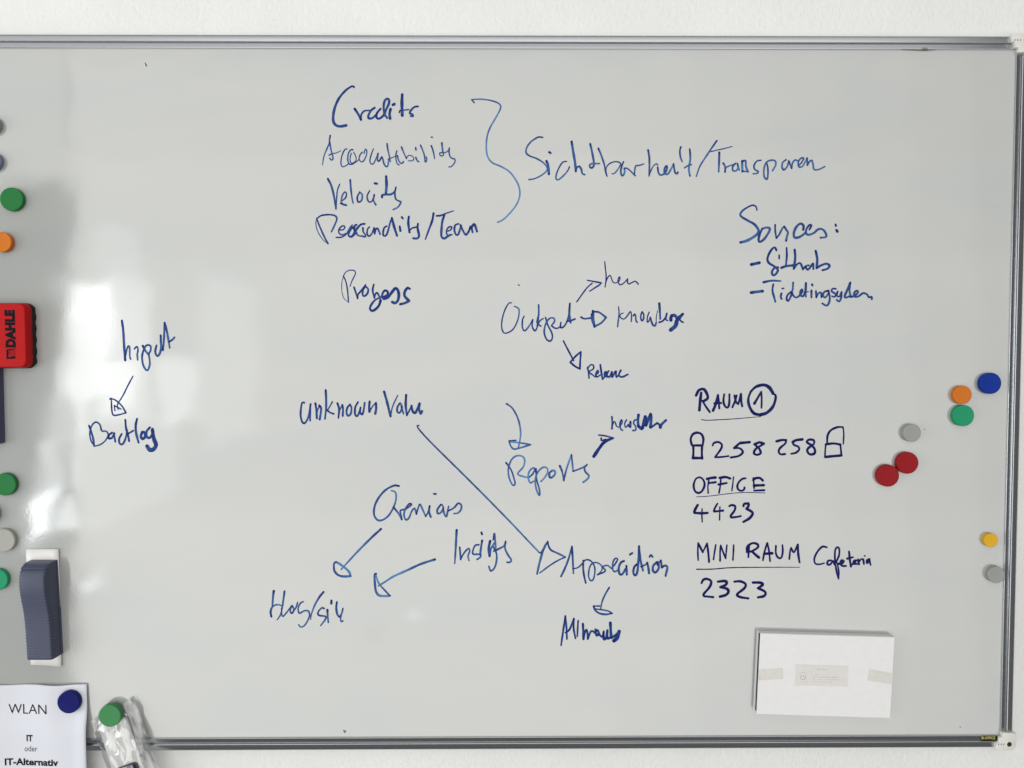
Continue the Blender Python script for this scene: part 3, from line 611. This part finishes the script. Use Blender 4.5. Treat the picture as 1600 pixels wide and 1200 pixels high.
PL = {'blue': plastic('blue_plastic', (0.001, 0.026, 0.25)), 'navy': plastic('navy_magnet_plastic', (0.004, 0.006, 0.115)),
      'orange': plastic('orange_plastic', (0.56, 0.155, 0.014)), 'green': plastic('green_plastic', (0.016, 0.16, 0.040)), 'mint': plastic('mint_green_plastic', (0.014, 0.27, 0.125)),
      'grey': plastic('grey_plastic', (0.29, 0.30, 0.285)), 'palegrey': plastic('pale_grey_magnet_plastic', (0.36, 0.36, 0.33)), 'red': plastic('red_magnet_plastic', (0.27, 0.004, 0.009)),
      'yellow': plastic('yellow_plastic', (0.68, 0.38, 0.02)), 'bluegrey': plastic('blue_grey_plastic', (0.20, 0.23, 0.33)), 'sage': plastic('leaf_green_plastic', (0.055, 0.23, 0.085))}
def magnet(px, py, dia, c, label, h=8.0, base=0.0):
    hh = h*MM
    f = P(px, py, hh+base); r = dia/2*(1.08-hh-base)/FPX*1.0
    o = obj('round_magnet', magnet_mesh(r, hh), PL[c]); sharp(o, 50)
    o.location = (f.x, -base, f.z); o.rotation_euler.y = random.uniform(0, 6)
    tag(o, label, 'magnet', 'round magnets on the whiteboard')
magnet(1548.5, 599, 33.5, 'blue', 'dark blue round magnet near the right frame, above the orange one')
magnet(1504.5, 617, 29, 'orange', 'orange round magnet touching the mint green magnet at the right')
magnet(1506, 649.5, 33.5, 'mint', 'mint green round magnet right below the orange magnet')
magnet(1425.5, 676.5, 28, 'grey', 'small grey round magnet above the two red magnets')
magnet(1418.5, 723.5, 34.5, 'red', 'upper right one of the two touching dark red magnets')
magnet(1388, 743.5, 35, 'red', 'lower left one of the two touching dark red magnets')
magnet(1549, 844.5, 22, 'yellow', 'smallest magnet, yellow, beside the right frame', 7)
magnet(1557.5, 898.5, 26.5, 'grey', 'grey round magnet touching the right frame below the yellow one')
magnet(-15.5, 194, 28, 'grey', 'grey magnet half out of view at the left edge, topmost of all', 8)
magnet(-14, 251, 29, 'bluegrey', 'blue grey magnet half out of view at the left edge')
magnet(17.5, 311, 36, 'green', 'green round magnet above the orange one at the left edge', 7)
magnet(2, 378, 31, 'orange', 'orange round magnet at the left edge between green magnet and red eraser')
magnet(7, 757, 35.5, 'green', 'dark green round magnet at the left edge below the red eraser', 7)
magnet(-20, 803, 33, 'grey', 'pale grey magnet almost out of view left of the two lower magnets')
magnet(5, 844.5, 36, 'palegrey', 'pale grey round magnet at the left edge beside the blue holder', 7)
magnet(-5, 906, 34, 'mint', 'mint green magnet at the left edge, lowest above the paper', 7)
magnet(106.5, 1098, 35.5, 'navy', 'navy blue round magnet pinning the WLAN sheet', 8.5, 0.0026)
magnet(171, 1119, 35.5, 'sage', 'leaf green round magnet pinning the clear bag', 9, 0.0055)

# ------------------------------------------------------------------ red eraser
er = empty('board_eraser', P(0, 574), 'red magnetic board eraser with black felt and black lettering, cut off by the left edge', 'eraser')
xe = P(56.5, 520).x; zt_ = P(0, 474).z; zb_ = P(0, 575.5).z; xl_ = xe-0.125
def loft(secs):
    bm = bmesh.new(); rows = []
    for (x0, x1, z0, z1, r, h) in secs:
        rows.append([bm.verts.new((x, -h, z)) for x, z in rrect(x0, x1, z0, z1, r, 6)])
    for a, b in zip(rows, rows[1:]):
        n = len(a)
        for i in range(n): bm.faces.new((a[i], a[(i+1) % n], b[(i+1) % n], b[i]))
    bm.faces.new(rows[-1]); bm.faces.new(rows[0][::-1])
    bmesh.ops.recalc_face_normals(bm, faces=bm.faces); return bm
b = loft([(xl_, xe, zb_, zt_, 0.011, 0.0004), (xl_, xe, zb_, zt_, 0.011, 0.006), (xl_+.001, xe-.001, zb_+.001, zt_-.001, 0.010, 0.0075)])
for v in b.verts:      # wavy felt edge
    if v.co.x > xe-0.012: v.co.x += 0.0006*math.sin(v.co.z*420)
bmesh.ops.subdivide_edges(b, edges=[e for e in b.edges if e.calc_length() > 0.04], cuts=16)
for v in b.verts:
    if abs(v.co.x-xe) < 0.003: v.co.x += 0.0008*math.sin(v.co.z*380)
o = obj('felt_pad', b, M_felt); o.parent = er; o.location = -er.location; sharp(o, 50)
i_ = 0.0009
b = loft([(xl_+i_, xe-i_, zb_+i_, zt_-i_, 0.010, 0.0062), (xl_+i_*.6, xe-i_*.6, zb_+i_*.6, zt_-i_*.6, 0.010, 0.011), (xl_+.0018, xe-.0018, zb_+.0015, zt_-.0015, 0.010, 0.0185),
          (xl_+.0030, xe-.0030, zb_+.0024, zt_-.0024, 0.0095, 0.0203), (xl_+.0048, xe-.0048, zb_+.0038, zt_-.0038, 0.009, 0.0209)])
o = obj('plastic_body', b, M_red); o.parent = er; o.location = -er.location; sharp(o, 32)
# lettering runs upwards
HH = 0.0211
def rot_text(s, px_base, px_cap, py_start, py_end, m, name, parent, bold=0.0, skew=2.0):
    bm = text_mesh(s, 1.0, bold, 1.06); x0 = min(v.co.x for v in bm.verts); x1 = max(v.co.x for v in bm.verts)
    for v in bm.verts:
        u = (v.co.x-x0)/(x1-x0); k = v.co.y/0.72
        q = P(px_base+(px_cap-px_base)*k-skew*u, py_start+(py_end-py_start)*u, HH); v.co = (q.x, -HH, q.z)
    o = obj(name, bm, m); o.parent = parent; o.location = -parent.location; return o
rot_text('DAHLE', 23.5, 9.5, 543, 484, M_print, 'lettering', er, 0.075)
bm = bmesh.new()
def poly(bm, pts, h):
    f = bm.faces.new([bm.verts.new(P(x, y, h)) for x, y in pts]); f.normal_update()
    if f.normal.y > 0: f.normal_flip()
poly(bm, [(10, 561), (10, 546), (13, 546), (13, 558), (24, 556), (24, 560.5)], HH)
def ringp(bm, cx, cy, r0, r1, h, a0=0, a1=360, n=24):
    for k in range(n):
        t0, t1 = math.radians(a0+(a1-a0)*k/n), math.radians(a0+(a1-a0)*(k+1)/n)
        poly(bm, [(cx+r0*math.cos(t0), cy+r0*math.sin(t0)), (cx+r1*math.cos(t0), cy+r1*math.sin(t0)), (cx+r1*math.cos(t1), cy+r1*math.sin(t1)), (cx+r0*math.cos(t1), cy+r0*math.sin(t1))], h)
ringp(bm, 18.6, 551, 4.1, 4.9, HH); ringp(bm, 18.6, 551, 1.6, 2.3, HH)
poly(bm, [(10, 546), (24, 544.5), (24, 546), (11, 548)], HH+0.00005)
o = obj('emblem', bm, M_print); o.parent = er; o.location = -er.location

# dark bar under the eraser, at the left edge
b = prism(rrect(P(-60, 600).x, P(6.0, 600).x, P(0, 692.5).z, P(0, 560).z, 0.003), 0, -0.011, 0.0015, 3)
o = obj('flat_bar', b, M_bar); sharp(o, 40)
tag(o, 'flat navy plastic bar standing upright below the red eraser, cut off by the left edge', 'plastic bar')

# ------------------------------------------------------------------ slate blue holder on a white strip
R0 = Vector((P(90.5, 874).x, 0, P(90.5, 874).z)); R1 = Vector((P(97.5, 1015).x, 0, P(98, 1021).z))
ho = empty('wavy_holder', P(68, 1020), 'slate blue ribbed plastic holder with a curved front, stuck on a white strip', 'holder')
Lh = R0.z-R1.z; ax = (R1-R0)/ (R1-R0).length
WID = 0.0375
prof = [(0.0, 13), (0.012, 21), (0.035, 27.5), (0.09, 31.5), (0.16, 33.3), (0.24, 33.5), (0.32, 32.0), (0.40, 29.5), (0.50, 27), (0.58, 25.6), (0.68, 24.8), (0.85, 24.2), (0.985, 24), (1.0, 23.2)]
def hp(t):
    for (a, ha), (b2, hb) in zip(prof, prof[1:]):
        if t <= b2:
            k = (t-a)/(b2-a); k = k*k*(3-2*k) if 0.04 < a < 0.6 else k
            return (ha+(hb-ha)*k)*MM
    return prof[-1][1]*MM
def hps(t): return hp(t) if t < 0.05 or t > 0.95 else sum(hp(t+d) for d in (-0.045, -0.03, -0.015, 0, 0.015, 0.03, 0.045))/7
bm = bmesh.new(); rows = []; n = 240
for i in range(n+1):
    t = i/n; q = R0.lerp(R1, t); h = hps(t)
    rib = 0.0005*math.sin(t*math.pi*2*30)
    # section, from the board on the left round the front to the board on the right
    sec = [(-WID, 0.0), (-WID, h*0.5), (-WID+0.0002-rib*0.6, h-0.0016), (-WID+0.0012-rib, h-0.0004), (-WID+0.0032, h), (-WID*0.5, h+0.0001), (-0.0046, h), (-0.0022+rib, h-0.0007), (-0.0010+rib, h-0.0024), (-0.0001, h*0.6), (0, 0.0)]
    rows.append([bm.verts.new((q.x+u, -y, q.z)) for u, y in sec])
for i in range(n):
    for j in range(len(rows[0])-1): bm.faces.new((rows[i][j], rows[i][j+1], rows[i+1][j+1], rows[i+1][j]))
bm.faces.new(rows[0]); bm.faces.new(rows[-1][::-1])
bmesh.ops.recalc_face_normals(bm, faces=bm.faces)
o = obj('holder_body', bm, M_holder); o.parent = ho; o.location = -ho.location; sharp(o, 38)
# thin darker base lip on the right
bm = prism([(R0.x-0.001, R0.z), (R0.x+0.0009, R0.z), (R1.x+0.0012, R1.z+0.0005), (R1.x-0.001, R1.z)], 0, -0.0035, 0.0004)
o = obj('base_lip', bm, M_bar); o.parent = ho; o.location = -ho.location
bm = bmesh.new(); n = 10; g = []
for i in range(n+1):
    t = i/n; a = P(41.5+7.5*t, 858+180*t); b2 = P(93+4.5*t, 857.3+183*t)
    g.append([bm.verts.new(Vector((a.x+(b2.x-a.x)*k/6, -0.0009-0.0013*(k/6)**2*abs(2*t-1)**2, a.z+(b2.z-a.z)*k/6))) for k in range(7)])
for i in range(n):
    for j in range(6): bm.faces.new((g[i][j], g[i+1][j], g[i+1][j+1], g[i][j+1]))
o = obj('adhesive_strip', bm, M_strip, None, True); o.parent = ho; o.location = -ho.location
md = o.modifiers.new('thickness', 'SOLIDIFY'); md.thickness = 0.0005; md.offset = 1

# ------------------------------------------------------------------ WLAN sheet
pa = empty('paper_notice', P(70, 1200), 'white printed WLAN notice sheet at the bottom left, held by a navy magnet', 'paper')
a, b2 = P(136, 1068.5, 0.002), P(141.5, 1200, 0.002)
PX1 = a.x; PZ1 = a.z; TILT = (b2.x-a.x)/(a.z-b2.z)
def sheet(x, z):
    """curl of the sheet off the board at world x,z"""
    u = (PX1-x)/0.21; v = (PZ1-z)/0.297
    h = 0.0022+0.0052*(math.sin(u*9.5+0.4)*0.5+0.5)*min(1, u*4)*math.exp(-v*2.6)+0.010*v*v+0.003*math.exp(-((u-0.02)/0.05)**2)*(1-math.exp(-v*12))
    h += 0.0025*math.sin(v*6+u*7)*u
    q = min(1, max(0, (v-0.10)/0.15)); h += 0.0055*q*q*(3-2*q)
    d = math.hypot(x-P(106.5, 1098).x, z-P(106.5, 1098).z); k = math.exp(-(d/0.024)**2)
    return -(h*(1-k)+0.0020*k)
bm = bmesh.new(); nx, nz_ = 60, 70; g = []
for i in range(nz_+1):
    v = i/nz_; z = PZ1-0.297*v; row = []
    for j in range(nx+1):
        u = j/nx; x = PX1-0.21*u+TILT*0.297*v; row.append(bm.verts.new((x, sheet(x-TILT*0.297*v, z), z-0.0022*math.sin(u*8.5)**2*(1-v)*min(1, u*6)*0.6)))
    g.append(row)
for i in range(nz_):
    for j in range(nx): bm.faces.new((g[i][j], g[i+1][j], g[i+1][j+1], g[i][j+1]))
o = obj('paper_sheet', bm, M_white, None, True); o.parent = pa; o.location = -pa.location
md = o.modifiers.new('thickness', 'SOLIDIFY'); md.thickness = 0.00012; md.offset = 0
def on_sheet(x, z):
    return x, sheet(x-TILT*(PZ1-z), z)-0.0003, z
def wl(s, px0, py, px1, cap, m, bold=0.0, label=None):
    def wav(x, z):
        z2 = z-0.0009*math.sin((PX1-x)*46)
        v0 = Vector((x, -0.004, z2)); v = v0
        for _ in range(4):
            hh = sheet(v.x-TILT*(PZ1-v.z), v.z)-0.0003
            v = CAM+(v0-CAM)*((hh-CAM.y)/(-0.004-CAM.y))
        return v.x, v.y, v.z
    o = text_fit(s, px0, py, px1, 0.004, cap, m, 'printed_text', pa, bold, wav)
    o['label'] = label
wl('WLAN', 13.5, 1116, 72.5, 16, M_print, -0.006, 'printed heading WLAN')
wl('IT', 41.5, 1158.6, 51.2, 9.6, M_print, 0.034, 'printed letters IT')
wl('oder', 38.5, 1174.6, 58.5, 9.2, M_print2, 0.0, 'printed word oder')
wl('IT-Alternativ', 7.5, 1196, 91, 10.4, M_print, 0.034, 'printed line IT-Alternativ')

# ------------------------------------------------------------------ clear bag with white card
bgm = empty('plastic_bag', P(180, 1200), 'small clear plastic bag with a white card, hanging from the leaf green magnet', 'plastic bag')
M_clear = mat('clear_film', (1, 1, 1), 0.12)
nt = M_clear.node_tree; out = nt.nodes['Material Output']; nt.nodes.remove(bsdf(M_clear))
tr = N(M_clear, 'ShaderNodeBsdfTransparent'); tr.inputs[0].default_value = (0.965, 0.97, 0.97, 1)
gl = N(M_clear, 'ShaderNodeBsdfGlossy'); gl.inputs['Roughness'].default_value = 0.08
fr = N(M_clear, 'ShaderNodeFresnel'); fr.inputs['IOR'].default_value = 1.55
ad = N(M_clear, 'ShaderNodeMath', operation='ADD'); ad.inputs[1].default_value = 0.09; ad.use_clamp = True
mx = N(M_clear, 'ShaderNodeMixShader'); tcx = N(M_clear, 'ShaderNodeTexCoord'); nz = N(M_clear, 'ShaderNodeTexNoise'); nz.inputs['Scale'].default_value = 22; nz.inputs['Detail'].default_value = 1.5; nz.inputs['Distortion'].default_value = 1.2
bpx = N(M_clear, 'ShaderNodeBump'); bpx.inputs['Strength'].default_value = 0.55; bpx.inputs['Distance'].default_value = 0.004
L(M_clear, tcx.outputs['Object'], nz.inputs['Vector']); L(M_clear, nz.outputs['Fac'], bpx.inputs['Height'])
L(M_clear, bpx.outputs[0], gl.inputs['Normal']); L(M_clear, bpx.outputs[0], fr.inputs['Normal'])
L(M_clear, fr.outputs[0], ad.inputs[0]); L(M_clear, ad.outputs[0], mx.inputs[0]); L(M_clear, tr.outputs[0], mx.inputs[1]); L(M_clear, gl.outputs[0], mx.inputs[2]); df = N(M_clear, 'ShaderNodeBsdfTranslucent'); df.inputs[0].default_value = (0.9, 0.9, 0.9, 1); m2 = N(M_clear, 'ShaderNodeMixShader'); m2.inputs[0].default_value = 0.16; L(M_clear, mx.outputs[0], m2.inputs[1]); L(M_clear, df.outputs[0], m2.inputs[2]); L(M_clear, m2.outputs[0], out.inputs[0])
def patch(c00, c10, c01, c11, nu, nv, hf, jag=0.0):
    """grid between four photo corners (top-left, top-right, bottom-left, bottom-right); hf(u,v)=height"""
    bm = bmesh.new(); g = []
    for i in range(nv+1):
        v = i/nv; row = []
        for j in range(nu+1):
            u = j/nu
            x = (c00[0]*(1-u)+c10[0]*u)*(1-v)+(c01[0]*(1-u)+c11[0]*u)*v; y = (c00[1]*(1-u)+c10[1]*u)*(1-v)+(c01[1]*(1-u)+c11[1]*u)*v
            if jag: x += jag*math.sin(v*21+u*5); y += jag*math.sin(u*17+1)*(1-v)
            row.append(bm.verts.new(P(x, y, hf(u, v))))
        g.append(row)
    for i in range(nv):
        for j in range(nu): bm.faces.new((g[i][j], g[i+1][j], g[i+1][j+1], g[i][j+1]))
    return bm
def pin(u, v, base):
    return base
def crease(u, v, k):
    q = Vector((u*3.1+v*1.2, v*2.2-u*0.8, k)); a = noise.noise(q); b = noise.noise(q*2.3+Vector((5, 1, 0)))
    return (1-abs(a)*2.2)*0.0026+(1-abs(b)*2)*0.0015
def hb(u, v): return 0.0010+0.0085*min(1, (v*1.5+0.05))*(1-(2*u-1)**6*0.6)+crease(u, v, 3.0)
def hfront(u, v): return 0.0046+0.0118*min(1, v*1.5+0.15)*(1-abs(2*u-1)**5*0.8)+crease(u, v, 9.0)
M_inner = mat('white_inner_card', (0.80, 0.80, 0.79), 0.5); noise_bump(M_inner, 60, 0.3, 0.003)
b = patch((152, 1128), (199, 1120), (177, 1210), (225, 1203), 14, 20, lambda u, v: 0.0035+0.0105*min(1, v*1.6)+0.0006*math.sin(u*7+v*9))
o = obj('white_card', b, M_inner, None, True); o.parent = bgm; o.location = -bgm.location
md = o.modifiers.new('thickness', 'SOLIDIFY'); md.thickness = 0.0008
b = patch((141.5, 1127), (212, 1096.5), (180, 1235), (258, 1232), 22, 34, hb, 0.5)
o = obj('bag_back', b, M_clear, None, True); o.parent = bgm; o.location = -bgm.location
b = patch((141.5, 1126.5), (207.5, 1091.5), (180, 1236), (256, 1233), 26, 40, hfront, 0.6)
o = obj('bag_front', b, M_clear, None, True); o.parent = bgm; o.location = -bgm.location
# navy printed label on the card
bm = bmesh.new(); hL = 0.0150
def ppoly(pts, h, m, name, par):
    bm = bmesh.new(); poly(bm, pts, h); o = obj(name, bm, m); o.parent = par; o.location = -bgm.location if par is bgm else (0, 0, 0); return o
lab = ppoly([(183, 1200), (208, 1191.2), (212, 1190.5), (215.3, 1192.5), (217.5, 1199), (222, 1212), (191, 1222)], hL, M_navy, 'navy_label', bgm)
win = bmesh.new(); poly(win, [(189, 1200), (206.5, 1195), (212, 1210), (194, 1215)], hL+0.0002); o = obj('label_window', win, M_white); o.parent = lab
win = bmesh.new()
for k in range(3): poly(win, [(199+k*1.9, 1200.4-k*.5), (200+k*1.9, 1200.1-k*.5), (199.6+k*1.9, 1196.8-k*.5), (198.8+k*1.9, 1197.1-k*.5)], hL+0.0004)
o = obj('small_print', win, M_print2); o.parent = lab

# ------------------------------------------------------------------ white box
bx = empty('flat_box', P(1290, 1118), 'flat white cardboard box with tape at both sides, low on the right of the board', 'box')
HB = 0.0125
def Q(px, py, h): return P(px, py, h)
f_ = [Q(1188, 989.8, HB), Q(1398, 995.8, HB), Q(1390.8, 1122, HB), Q(1182, 1115.7, HB)]
back = [Vector((v.x, 0, v.z)) for v in f_]
def solid(front, backv, m, name, par, bev=0.0):
    bm = bmesh.new(); vf = [bm.verts.new(v) for v in front]; vb = [bm.verts.new(v) for v in backv]; n = len(vf)
    bm.faces.new(vf); bm.faces.new(vb[::-1])
    for i in range(n): bm.faces.new((vf[i], vb[i], vb[(i+1) % n], vf[(i+1) % n]))
    bmesh.ops.recalc_face_normals(bm, faces=bm.faces)
    if bev: bmesh.ops.bevel(bm, geom=bm.edges[:], offset=bev, segments=2, affect='EDGES')
    o = obj(name, bm, m); o.parent = par; o.location = -bx.location if par is bx else (0, 0, 0)
    return o
yv = lambda v, h: Vector((v.x, -h, v.z))
e1 = (f_[1]-f_[0]).normalized(); e2 = (f_[3]-f_[0]).normalized()
# tray behind, front panel on top, solid dark strip for the shade in the left slit and folded flap along the upper side
ins = [f_[0]+e1*0.0012+e2*0.0004, f_[1]-e1*0.0006+e2*0.0004, f_[2]-e1*0.0006-e2*0.0004, f_[3]+e1*0.0012-e2*0.0004]
solid([yv(v, 0.0116) for v in ins], [yv(v, 0.0006) for v in ins], M_cardgrey, 'box_tray', bx)
solid([yv(v, HB) for v in f_], [yv(v, 0.0117) for v in f_], M_card, 'front_panel', bx, 0.00025)
outb = [f_[0]-e1*0.0008-e2*0.0002, f_[1]+e1*0.0004-e2*0.0002, f_[2]+e1*0.0004, f_[3]-e1*0.0010+e2*0.0]
solid([yv(v, 0.0022) for v in outb], [yv(v, 0.0002) for v in outb], M_card, 'back_panel', bx, 0.0002)
sl = [f_[0]+e1*0.0010+e2*0.0012, f_[0]+e1*0.0012+e2*0.0012, f_[3]+e1*0.0012-e2*0.002, f_[3]+e1*0.0010-e2*0.002]
solid([yv(v, 0.0112) for v in sl], [yv(v, 0.0028) for v in sl], M_dark, 'slit_shade', bx)
tf = [f_[0]-e2*0.0003, f_[1]-e2*0.0003, f_[1]+e2*0.0004, f_[0]+e2*0.0004]
solid([yv(v, 0.0116) for v in tf], [yv(v, 0.0024) for v in tf], M_card, 'top_flap', bx)
def plate(pts, h, th, m, name, par):
    front = [Q(x, y, h) for x, y in pts]
    return solid([yv(v, h) for v in front], [yv(v, h-th) for v in front], m, name, par)
plate([(1185.4, 1046), (1222.8, 1043.5), (1224.2, 1060.5), (1184.7, 1063.6)], HB+0.0003, 0.00035, M_tape, 'tape_strip', bx)
plate([(1358, 1045.4), (1395.4, 1052), (1394.2, 1069.8), (1354.8, 1063)], HB+0.0003, 0.00035, M_tape, 'tape_strip', bx)
lb = plate([(1243.2, 1037.8), (1326, 1040.2), (1324.2, 1073), (1241.2, 1071)], HB+0.0002, 0.00025, M_label, 'paper_label', bx)
hl = HB+0.00025
def faint(s, x0, y, x1, cap, bold=0.0):
    o = text_fit(s, x0, y, x1, hl, cap, M_faint, 'faded_print', None, bold); o.parent = lb; return o
# the print is worn away: only broken strokes are left
bm = bmesh.new(); random.seed(3)
def worn(x0, x1, y0, hgt, slope=0.03, step=1.25, fill=0.8):
    x = x0
    while x < x1:
        wdt = random.uniform(0.5, 0.95); yy = y0+(x-x0)*slope
        if random.random() < fill:
            k = random.random()
            if k < 0.6: poly(bm, [(x, yy-hgt*random.uniform(.7, 1.1)), (x+wdt*.6, yy-hgt), (x+wdt*.6, yy), (x, yy)], hl)
            else: poly(bm, [(x, yy-hgt*.6), (x+wdt, yy-hgt*.6), (x+wdt, yy-hgt*.2), (x, yy-hgt*.2)], hl)
        x += step
worn(1277, 1292, 1047.4, 3.2, 0.02, 1.9); worn(1269, 1280, 1054.6, 2.0, 0.01); worn(1269, 1311, 1058.4, 1.7, 0.022, 1.1, .95); worn(1268.5, 1319, 1062, 1.5, 0.025, 1.2); worn(1268.5, 1302, 1066, 1.4, 0.02, 1.3, .6); worn(1249, 1262, 1065.8, 0.9, 0.01, 1.2, .6); worn(1256, 1262, 1068.8, 0.9, 0.01, 1.2, .7)
ringp(bm, 1255, 1058, 3.4, 4.4, hl, -40, 230, 18); poly(bm, [(1254, 1056), (1256.8, 1055.4), (1256, 1058.6)], hl+0.0001)
ringp(bm, 1255.2, 1057, 6.2, 6.7, hl, 205, 330, 14)
o = obj('worn_print', bm, M_faint); o.parent = lb
